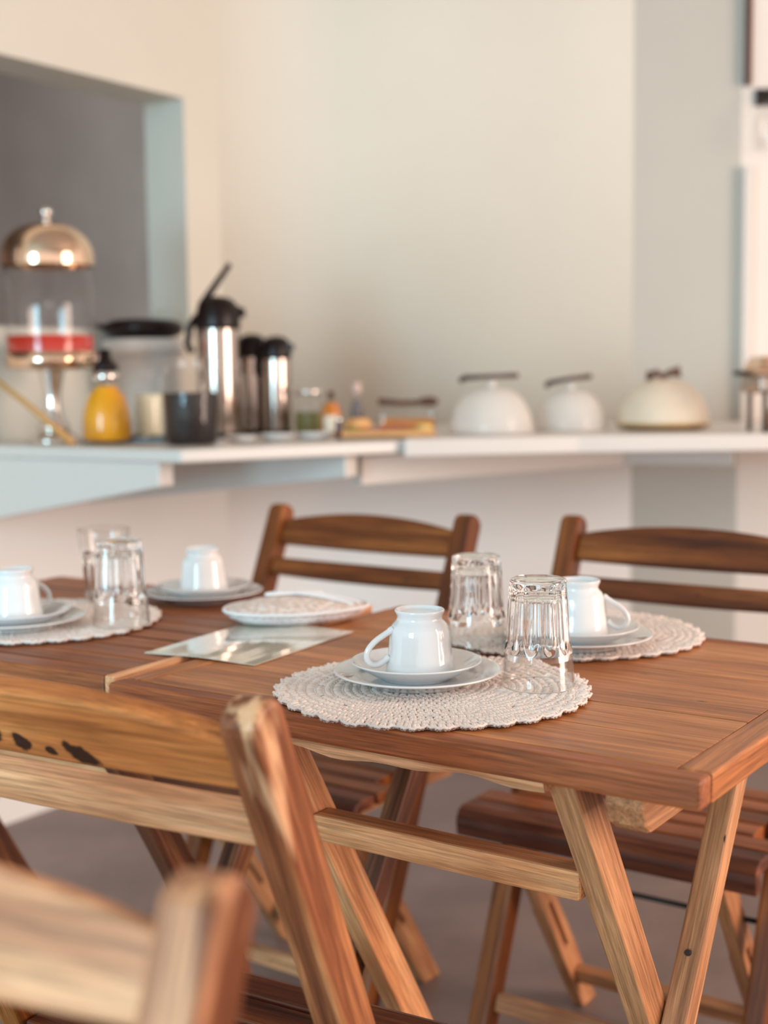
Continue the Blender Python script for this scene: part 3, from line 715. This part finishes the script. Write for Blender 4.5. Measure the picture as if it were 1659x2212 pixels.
# ================================================================== THINGS ON THE COUNTER
def on(px, depth, dz=0.0):
    q = at_depth(px, 930, depth); return Vector((q.x, q.y, ZC + 0.0005 + dz))
def lathe_part(name, prof, mat, parent, seg=40, smooth=0, c=(0, 0, 0)):
    return MB().lathe(smooth_prof(prof, smooth) if smooth else prof, seg, c=c).build(name, mat, parent)
def liquid(name, col, rough=0.15, emit=0): return simple(name, col, rough)

# juice dispenser
P = on(116, 3.13); s = 3.13 / FPX
jd = thing('juice_dispenser', P, 0, 'tall juice dispenser with domed metal lid, clear tank and red juice', 'drink dispenser')
R_ = 0.106
lathe_part('base', [(0.0005, 0.0), (0.062, 0.0), (0.062, 0.008), (0.05, 0.018), (0.035, 0.03), (0.0005, 0.03)], 'chrome', jd)
lathe_part('stem', [(0.034, 0.029), (0.040, 0.036), (0.030, 0.05), (0.020, 0.075), (0.018, 0.11), (0.026, 0.15), (0.030, 0.168)], 'chrome', jd, smooth=1)
lathe_part('tank_holder', [(0.028, 0.168), (0.09, 0.172), (0.1045, 0.178), (0.1045, 0.212), (0.1022, 0.212), (0.1022, 0.184), (0.0005, 0.184)], 'copper', jd)
juice = simple('red_juice', srgb(196, 44, 26), 0.2); haze = thinglass('pink_haze_acrylic', tint=(0.93, 0.84, 0.80, 1))
lathe_part('juice', [(0.0005, 0.1865), (0.0985, 0.1865), (0.0990, 0.210), (0.1005, 0.250), (0.0005, 0.250)], juice, jd)
lathe_part('tank', [(0.0005, 0.1850), (0.1010, 0.1850), (0.1020, 0.215), (R_ - .002, 0.30), (R_, 0.415), (R_ - 0.003, 0.415), (R_ - 0.005, 0.30), (0.0995, 0.215), (0.0992, 0.187)], 'thin', jd)
jl = lathe_part('lid', [(R_ + 0.001, 0.411), (R_ + 0.002, 0.428), (R_ - .002, 0.455), (0.088, 0.482), (0.060, 0.502), (0.025, 0.511), (0.0005, 0.512)], 'copper', jd, smooth=1)
lathe_part('lid_knob', [(0.010, 0.511), (0.007, 0.520), (0.012, 0.526), (0.016, 0.535), (0.012, 0.544), (0.0005, 0.547)], 'chrome', jl, smooth=1)
lathe_part('ice_core', [(0.0005, 0.2485), (0.012, 0.2485), (0.012, 0.40), (0.0005, 0.40)], 'thin', jd)
mb = MB(); mb.tube([(0.098, -0.02, 0.195), (0.135, -0.045, 0.195)], 0.009, 10); mb.tube([(0.128, -0.04, 0.203), (0.128, -0.04, 0.17)], 0.008, 10); mb.build('spigot', 'chrome', jd)
# dark tray under the jugs
q0, q1 = on(60, 2.96), on(335, 3.05)
fr = frame_along((q0.x, q0.y, 0), (q1.x, q1.y, 0), (0, 1, 0)); tx = thing('serving_tray', ((q0.x + q1.x) / 2 + 0.075, (q0.y + q1.y) / 2 + 0.10, ZC + 0.0005), YAW + 0.45, 'flat dark grey tray beneath the yellow juice bottle', 'tray')
darkt = simple('dark_tray', (0.09, 0.075, 0.07, 1), 0.35)
MB().box(-0.094, 0.094, -0.065, 0.065, 0, 0.005).build('tray_base', darkt, tx, 0.002)
for a in ((-0.094, 0.094, -0.071, -0.065), (-0.094, 0.094, 0.065, 0.071), (-0.1, -0.094, -0.071, 0.071), (0.094, 0.1, -0.071, 0.071)): MB().box(*a, 0, 0.013).build('tray_rim', darkt, tx, 0.002)
# wooden stirring stick leaning over the counter
qa, qb = at_depth(158, 950, 2.86), at_depth(-40, 790, 2.95)
st = MB().tube([(0, 0, 0), tuple((qb - qa) * .5 + Vector((0, 0, .004))), tuple(qb - qa)], [0.009, 0.0065, 0.006], 10).build('wooden_stick', simple('tan_bamboo', srgb(196, 150, 88), 0.5, noise=.15))
st.location = (qa.x, qa.y, ZC + 0.010); tag(st, 'slim tan wooden stick leaning up from the counter edge beside the dispenser', 'stick')

def bottle(px, depth, hpx, wpx, prof, mats, name, label, cat, fill=None, cap=None, group=None, dz=0.0):
    """prof: list of (r fraction of half width, z fraction of height)"""
    P_ = on(px, depth, dz); k = depth / FPX; h = hpx * k; r = wpx / 2 * k
    t = thing(name, P_, 0, label, cat, group)
    lathe_part('glass_body', [(0.0005, 0.0)] + [(a * r, b * h) for a, b in prof], mats, t, smooth=1)
    if fill:
        col, top = fill; pf = [(0.0005, 0.003)] + [(a * r * 0.955, max(0.003, b * h)) for a, b in prof if b <= top]
        last = [p_ for p_ in prof if p_[1] <= top][-1]
        pf += [(last[0] * r * .955, top * h), (0.0005, top * h)]
        lathe_part('contents', pf, col, t, smooth=0)
    if cap: cap(t, r, h)
    return t
jug = [(0.92, 0.0), (1.0, 0.06), (1.0, 0.30), (0.95, 0.46), (0.74, 0.66), (0.46, 0.76), (0.42, 0.90), (0.50, 1.0)]
def pourer(t, r, h):
    lathe_part('stopper', [(0.0005, h * .99), (r * .50, h * .99), (r * .5, h * 1.10), (r * .26, h * 1.17), (r * .22, h * 1.32), (0.0005, h * 1.32)], 'black', t, 20)
    lathe_part('collar', [(r * .45, h * .86), (r * .54, h * .88), (r * .54, h * .99), (r * .45, h * 1.0)], 'chrome', t, 24)
orange = simple('orange_juice', srgb(232, 158, 10), 0.3, noise=.06, nscale=30)
bottle(232, 3.02, 150, 106, jug, 'thin', 'juice_bottle', 'pear-shaped glass bottle of yellow juice with black pourer', 'bottle', (orange, 0.80), pourer, dz=0.0058)
milk = simple('pale_milk', srgb(226, 224, 200), 0.3)
bottle(322, 3.20, 150, 62, [(0.95, 0), (1, .05), (1, .55), (.8, .72), (.5, .86), (.5, 1.0)], 'thin', 'milk_bottle', 'clear glass bottle of pale milk between the yellow juice and the dark carafe', 'bottle', (milk, 0.66))
# big lidded container with a black pan on top
P = on(318, 3.50); k = 3.50 / FPX
bc = thing('food_container', P, 0, 'wide clear plastic tub with white rim behind the juice bottles', 'container')
tub = thinglass('cloudy_tub', tint=(0.95, .93, .9, 1), clear=0.55)
lathe_part('tub', [(0.0005, 0.0), (76 * k, 0.0), (80 * k, 0.01), (84 * k, 195 * k), (81 * k, 195 * k), (77 * k, .012), (0.0005, 0.012)], tub, bc)
lathe_part('rim', [(82 * k, 172 * k), (90 * k, 174 * k), (90 * k, 205 * k), (0.0005, 207 * k), (0.0005, 203 * k), (82 * k, 200 * k)], 'counter', bc)
pan = thing('frying_pan', P + Vector((0, 0, 207 * k + 0.0006)), 0.4, 'black round pan with glass lid resting on the plastic tub', 'pan')
lathe_part('pan_body', [(0.0005, 0.0), (70 * k, 0.0), (82 * k, 12 * k), (84 * k, 22 * k), (80 * k, 34 * k), (60 * k, 40 * k), (0.0005, 42 * k)], 'black', pan, smooth=1)
lathe_part('glass_lid', [(38 * k, 41 * k), (34 * k, 55 * k), (20 * k, 64 * k), (0.0005, 66 * k)], 'thin', pan, smooth=1, c=(52 * k, 0, -3 * k))
mb = MB(); mb.tube([(-82 * k, 0, 22 * k), (-100 * k, 0, 26 * k)], 0.008, 8); mb.build('pan_handle', 'black', pan)
# carafe of dark drink
dark = simple('dark_coffee', (0.008, 0.002, 0.002, 1), 0.5)
t = bottle(414, 2.93, 192, 124, [(0.84, 0.0), (0.90, 0.03), (0.97, 0.40), (1.0, 0.56), (0.98, 0.62), (0.90, 0.76), (0.80, 0.90), (0.86, 1.0)], 'thin', 'drink_carafe', 'wide glass carafe half filled with near-black drink at the counter edge', 'carafe', (dark, 0.585))
k = 2.93 / FPX
mb = MB(); mb.tube([(-46 * k, -10 * k, 175 * k), (-62 * k, -14 * k, 150 * k), (-60 * k, -14 * k, 120 * k), (-52 * k, -10 * k, 108 * k)], 0.006, 8); mb.build('handle', 'thin', t)
# pump thermos flasks
def thermos(px, depth, hpx, wpx, label, raised, face):
    P_ = on(px, depth); k = depth / FPX; t = thing('pump_thermos', P_, face, label, 'thermos', 'steel pump thermos flasks'); r = wpx / 2 * k; h = hpx * k; hb = h * 0.76
    lathe_part('base_ring', [(0.0005, 0), (r * 1.02, 0), (r * 1.02, 0.012), (0.0005, 0.012)], 'black', t)
    lathe_part('body', [(r * .98, 0.012), (r, 0.016), (r, hb * .93), (r * .99, hb)], 'steel', t, 48)
    pc2 = lathe_part('collar', [(r * 1.0, hb), (r * 1.04, hb + 0.004), (r * 1.06, hb + h * .06), (r * 1.0, hb + h * .12), (r * .88, hb + h * .19), (r * .6, h * .985), (0.0005, h)], 'black', t, smooth=1)
    mb = MB(); mb.hexa([(r * .6, -r * .26, hb + h * .07), (r * 1.32, -r * .2, hb + h * .09), (r * 1.32, r * .2, hb + h * .09), (r * .6, r * .26, hb + h * .07), (r * .5, -r * .26, hb + h * .19), (r * 1.28, -r * .2, hb + h * .15), (r * 1.28, r * .2, hb + h * .15), (r * .5, r * .26, hb + h * .19)])
    mb.build('spout', 'black', pc2, r * .08)
    if raised:
        mb = MB(); a = Vector((-r * .75, 0, hb + h * .17)); b2 = Vector((r * .62, 0, h * 1.22))
        mb.tube([a, a * .55 + b2 * .45, b2], [0.010, 0.0085, 0.007], 10); mb.build('pump_lever', 'black', pc2)
    mb = MB(); mb.tube([(-r * .95, 0, hb + h * .10), (-r * 1.28, 0, hb + h * .02), (-r * 1.42, 0, hb - h * .10), (-r * 1.2, 0, hb - h * .16)], 0.009, 8); mb.build('carry_handle', 'black', t)
thermos(476, 3.32, 302, 92, 'tall steel pump thermos with raised black lever', True, 0.15)
thermos(548, 3.50, 215, 62, 'short steel pump thermos squeezed between the tall thermos and its twin', False, 0.6)
thermos(600, 3.44, 212, 62, 'short steel pump thermos beside the glass jar of green preserve', False, -0.3)
# small jars and bottles
olive = simple('green_preserve', srgb(130, 128, 74), 0.5, noise=.3, nscale=60)
def metal_lid(t, r, h): lathe_part('lid', [(r * .9, h * .98), (r * 1.02, h * .98), (r * 1.02, h * 1.12), (0.0005, h * 1.13)], 'chrome', t, 24)
bottle(668, 3.40, 88, 62, [(0.95, 0), (1, .06), (1, .8), (.86, .92), (.86, 1)], 'thin', 'preserve_jar', 'glass jar of green preserve with metal lid', 'jar', (olive, 0.55), metal_lid)
honey = simple('amber_honey', srgb(196, 110, 10), 0.2)
def dark_cap(t, r, h): lathe_part('cap', [(r * .3, h * .97), (r * .3, h * 1.22), (0.0005, h * 1.24)], simple('brown_cap', srgb(80, 50, 40), .4), t, 16)
t = bottle(716, 3.32, 78, 46, [(0.95, 0), (1, .06), (1, .62), (.7, .82), (.3, .94), (.28, 1)], 'thin', 'honey_bottle', 'small amber honey bottle with white label and brown cap', 'bottle', (honey, 0.9), dark_cap)
k = 3.32 / FPX
mb = MB(); o0 = len(mb.v)
for i in range(13):
    a = -PI / 2 - 0.7 + 1.4 * i / 12
    for z in (8 * k, 44 * k): mb.v.append((23.8 * k * math.cos(a), 23.8 * k * math.sin(a), z))
for i in range(12): mb.face([2 * i, 2 * i + 2, 2 * i + 3, 2 * i + 1], True)
mb.build('paper_label', simple('cream_label', srgb(226, 214, 196), .7), t)
pepper = simple('grey_sauce', srgb(120, 110, 112), 0.3)
bottle(772, 3.55, 88, 30, [(1, 0), (1, .55), (.6, .75), (.5, .9), (.5, 1)], 'thin', 'sauce_bottle', 'slim grey sauce bottle with pinkish cap behind the bread board', 'bottle', (pepper, 0.8),
       lambda t, r, h: lathe_part('cap', [(r * .62, h * .97), (r * .62, h * 1.2), (0.0005, h * 1.22)], simple('pink_cap', srgb(222, 190, 182), .5), t, 16))
bottle(732, 3.12, 42, 16, [(1, 0), (1, .8), (.7, 1)], simple('dark_shaker_glass', srgb(62, 30, 22), .2), 'pepper_shaker', 'tiny dark pepper shaker in front of the honey bottle', 'shaker', None, lambda t, r, h: lathe_part('cap', [(r * .8, h * .98), (r * .8, h * 1.15), (0.0005, h * 1.2)], 'chrome', t, 14))
# small white dishes in front of the flasks
for i, (px, dp, wd, lab) in enumerate(((520, 3.05, 74, 'shallow white dish beside the dark carafe'), (600, 3.12, 84, 'shallow white dish in front of the short thermos flasks'), (678, 3.16, 80, 'shallow white dish in front of the preserve jar'))):
    k = dp / FPX; r = wd / 2 * k
    o = MB().lathe(smooth_prof([(0.0005, 0.003), (r * .6, 0.003), (r * .95, 0.014), (r, 0.0145), (r * .97, 0.012), (r * .62, 0.0), (0.0005, 0.0)], 1), 36).build('white_dish', 'porcelain')
    o.location = on(px, dp); tag(o, lab, 'dish', 'shallow white dishes')
# wooden board with ham and cheese
P = on(838, 3.17, 0.0042); k = 3.17 / FPX
bw = simple('board_wood', srgb(214, 160, 104), 0.5, noise=.12, nscale=20)
bo = MB().box(-0.112, 0.112, -0.06, 0.06, 0, 0.014).build('cutting_board', bw, None, 0.004); bo.location = P; bo.rotation_euler = (0, 0, -0.03); tag(bo, 'light wooden cutting board carrying ham and cheese', 'board')
ham = simple('pink_ham', srgb(206, 120, 108), 0.45, noise=.2, nscale=60); chz = simple('yellow_cheese', srgb(236, 204, 130), 0.45)
def slice_disc(name, r, h, mat, loc, sy, rz, label, cat, group):
    mb = MB(); mb.lathe(smooth_prof([(0.0005, h), (r * .9, h), (r, h * .6), (r * .96, 0), (0.0005, 0)], 1), 28, fn=lambda q, z, a: q * (1 + 0.07 * math.sin(3 * a + r * 900) + .04 * math.sin(7 * a)), sy=sy)
    o = mb.build(name, mat); o.location = loc; o.rotation_euler = (0, 0, rz); return tag(o, label, cat, group)
for i in range(5):
    slice_disc('ham_slice', 0.026, 0.0028, ham, P + Vector((-0.028 + 0.018 * i, -0.02 + .004 * (i % 2), 0.0145 + 0.0029 * i)), 0.8, i * .7, 'pink ham slice in the overlapping row on the board', 'ham', 'ham slices on the board')
for i in range(3):
    slice_disc('cheese_slice', 0.022, 0.004, chz, P + Vector((0.086, -0.012, 0.0145 + 0.0042 * i)), 0.9, i * .5, 'pale yellow cheese slice piled at the end of the board', 'cheese', 'cheese slices on the board')
bread = simple('bread_crust', srgb(222, 168, 110), 0.8, noise=.2, nscale=40, bump=.3)
mb = MB(); mb.lathe(smooth_prof([(0.0005, 0), (0.03, 0), (0.036, 0.012), (0.028, 0.026), (0.0005, 0.03)], 2), 28, sy=0.6); o = mb.build('bread_roll', bread); o.location = P + Vector((-0.072, 0.02, 0.0145)); tag(o, 'golden bread roll at the end of the cutting board', 'bread')
lf = simple('green_leaf', srgb(130, 150, 60), .5); mb = MB(); mb.lathe(smooth_prof([(0.0005, .006), (.012, .007), (.018, .003), (.0005, 0)], 1), 20, fn=lambda q, z, a: q * (1 + .25 * math.sin(5 * a))); o = mb.build('lettuce_leaf', lf); o.location = P + Vector((-0.085, -0.035, 0.0145)); tag(o, 'small green lettuce leaf on the cutting board', 'leaf')
# glass butter dish with wooden spoon laid on it
P = on(880, 3.42, 0.0042); k = 3.42 / FPX
bd = thing('glass_dish', P, 0, 'rectangular clear glass dish of orange jam behind the cutting board', 'dish')
MB().box(-62 * k, 62 * k, -0.045, 0.045, 0.0, 0.006).build('dish_base', 'thin', bd, 0.004)
MB().box(-58 * k, 58 * k, -0.04, 0.04, 0.0062, 0.034).build('jam', simple('orange_jam', srgb(212, 138, 56), .3), bd, 0.006)
mb = MB(); mb.box(-61 * k, 61 * k, -0.044, 0.044, 0.0065, 0.062); mb.build('dish_cover', 'thin', bd, 0.012, 3)
sp = thing('wooden_spoon', P + Vector((0, -0.01, 0.0685)), -0.05, 'dark brown wooden spoon lying across the glass dish', 'spoon')
spw = simple('dark_spoon_wood', srgb(96, 58, 44), .5)
MB().tube([(-62 * k, 0, 0.010), (-10 * k, 0, 0.005), (30 * k, 0, 0.006)], [0.009, 0.0075, 0.007], 10).build('spoon_handle', spw, sp)
mb = MB(); mb.lathe(smooth_prof([(0.0005, 0.026), (0.020, 0.022), (0.027, 0.012), (0.021, 0.002), (0.0005, 0.0)], 2), 28, sy=0.8, c=(46 * k, 0, -0.004)); mb.build('spoon_bowl', spw, sp)
# domed food covers
def dome(px, depth, hpx, wpx, label, mat, handle, tray):
    P_ = on(px, depth, 0.0042); k = depth / FPX; t = thing('food_cover', P_, 0, label, 'food cover', 'domed food covers'); r = wpx / 2 * k; h = hpx * k; z0 = 0.0
    if tray:
        lathe_part('serving_plate', [(0.0005, 0.0), (r * .7, 0.0), (r * 1.02, 0.008), (r * 1.04, 0.014), (r * .7, 0.010), (0.0005, 0.010)], tray, t); z0 = 0.0125
    prof = [(r * math.cos(a), z0 + (h - z0) * math.sin(a)) for a in [PI / 2 * i / 14 for i in range(14)]] + [(0.0005, h)]
    prof = [(r * 1.0, z0)] + [(r * (math.cos(a) ** 0.8), z0 + (h - z0) * math.sin(a)) for a in [PI / 2 * i / 14 for i in range(1, 14)]] + [(0.0005, h)]
    lathe_part('dome', prof, mat, t, 48)
    mb = MB(); mb.tube([((r + .001) * math.cos(a), (r + .001) * math.sin(a), z0 + 0.004) for a in [2 * PI * i / 48 for i in range(48)]], 0.0038, 6, closed=True); mb.build('rim_band', 'counter' if not tray else simple('pale_gold_rim', srgb(206, 176, 130), .4), t)
    if handle == 'bow':
        mb = MB()
        for sgn in (-1, 1): mb.tube([(0, 0, h + 0.004), (sgn * 14 * k, 0, h + 14 * k), (sgn * 36 * k, 0, h + (10 if sgn > 0 else 2) * k), (sgn * 34 * k, 0, h + (22 if sgn > 0 else 12) * k), (0, 0, h + 8 * k)], [0.006, 0.010, 0.010, 0.008, 0.005], 8)
        mb.build('bow_handle', simple('brown_bow', srgb(104, 70, 58), .5), t)
    else:
        lathe_part('knob', [(0.012, h - 0.003), (0.009, h + 0.006), (0.014, h + 0.012), (0.0005, h + 0.016)], 'counter', t, 20, 1)
    return t, h, k
def tongs(px_t, parent_t, h, k, half, tilt, label):
    loc = Vector(parent_t.location) + Vector((0, -0.005, h + 0.0175))
    t = thing('serving_tongs', loc, 0.1, label, 'tongs', 'tongs on the food covers'); bm_ = simple('brown_black_tongs', srgb(70, 44, 38), .4)
    for i, dy in enumerate((-0.008, 0.008)):
        mb = MB(); mb.tube([(-half * k, dy * .3, 0.006 - tilt * half * k), (-half * .3 * k, dy, 0.006), (half * .9 * k, dy * 1.2, 0.006 + tilt * half * k)], [0.007, 0.0055, 0.0065], 8); mb.build('tong_arm', bm_, t)
    mb = MB(); mb.tube([(-half * k, 0, 0.006 - tilt * half * k), (-(half + 6) * k, 0, -0.004 - tilt * half * k)], 0.007, 8); mb.build('tong_hinge', bm_, t)
t1, h1, k1 = dome(1062, 3.27, 100, 178, 'hazy white food dome with long tongs lying on top, beside the glass dish', 'mesh', 'knob', None)
tongs(1062, t1, h1, k1, 62, 0.03, 'dark tongs lying level on the widest food dome')
t2, h2, k2 = dome(1232, 3.40, 88, 152, 'smaller hazy white food dome between two other domes', 'mesh', 'knob', None)
tongs(1232, t2, h2, k2, 48, 0.14, 'dark tongs lying tilted on the smallest food dome')
bei = simple('beige_dome', srgb(226, 208, 186), .55, noise=.05, nscale=40)
dome(1432, 3.36, 108, 192, 'solid beige food dome with brown bow handle on a brown plate', bei, 'bow', simple('brown_plate', srgb(150, 108, 66), .4))
# chafing dish
P = on(1682, 3.16, 0.0042); k = 3.16 / FPX
cf = thing('chafing_dish', P, 0.05, 'steel chafing dish with raised lid at the end of the counter', 'chafing dish')
W2_ = 66 * k
MB().box(-W2_, W2_, -0.07, 0.07, 82 * k, 122 * k).build('water_pan', 'steel', cf, 0.008)
MB().box(-W2_ - 0.008, W2_ + 0.008, -0.078, 0.078, 122.5 * k, 130 * k).build('rim', 'copper', cf, 0.003)
mb = MB(); mb.hexa([(-W2_, -0.07, 130.5 * k), (W2_, -0.07, 130.5 * k), (W2_, 0.07, 130.5 * k), (-W2_, 0.07, 130.5 * k), (-W2_ * .8, -0.05, 162 * k), (W2_ * .8, -0.05, 162 * k), (W2_ * .8, 0.05, 162 * k), (-W2_ * .8, 0.05, 162 * k)]); mb.build('lid', 'copper', cf, 0.012, 3)
for sx in (-1, 1):
    for sy in (-1, 1): MB().tube([(sx * W2_ * .72, sy * 0.055, 0), (sx * W2_ * .72, sy * 0.055, 82 * k)], 0.006, 8).build('leg', 'darkmetal', cf)
    mb = MB(); mb.tube([(sx * (W2_ + .006), -0.02, 124 * k), (sx * (W2_ + 0.028), -0.02, 126 * k), (sx * (W2_ + 0.028), 0.02, 126 * k), (sx * (W2_ + .006), 0.02, 124 * k)], 0.006, 8); mb.build('handle', 'darkmetal', cf)
lathe_part('burner', [(0.0005, 0), (0.026, 0), (0.028, 0.05), (0.020, 0.056), (0.0005, 0.056)], 'copper', cf, 24)
# wall lamp by the pilaster
nn = (C4 - C3).normalized()
d = ray(1652, 280); kq = d.x / d.y; s2 = (kq * C3.y - C3.x) / (nn.x - kq * nn.y); q = C3 + nn * s2; zl = at_depth(1652, 215, q.y).z
wn_ = Vector((nn.y, -nn.x, 0))
wlmp = thing('wall_lamp', (q.x, q.y, zl), math.atan2(nn.y, nn.x), 'small wall lamp with clear glass shade and dark bracket on the right wall', 'lamp')
MB().box(-0.03, 0.03, -0.012, -0.001, -0.02, 0.03).build('wall_plate', 'darkmetal', wlmp, 0.003)
MB().tube([(0, -0.012, 0.01), (0, -0.05, 0.012), (0, -0.07, 0.0), (0, -0.07, -0.02)], 0.005, 8).build('arm', 'darkmetal', wlmp)
MB().lathe(smooth_prof([(0.012, -0.02), (0.030, -0.03), (0.046, -0.07), (0.048, -0.12), (0.040, -0.155), (0.036, -0.155), (0.044, -0.12), (0.042, -0.072), (0.027, -0.034), (0.010, -0.024)], 1), 32, c=(0, -0.07, 0)).build('glass_shade', 'thin', wlmp)
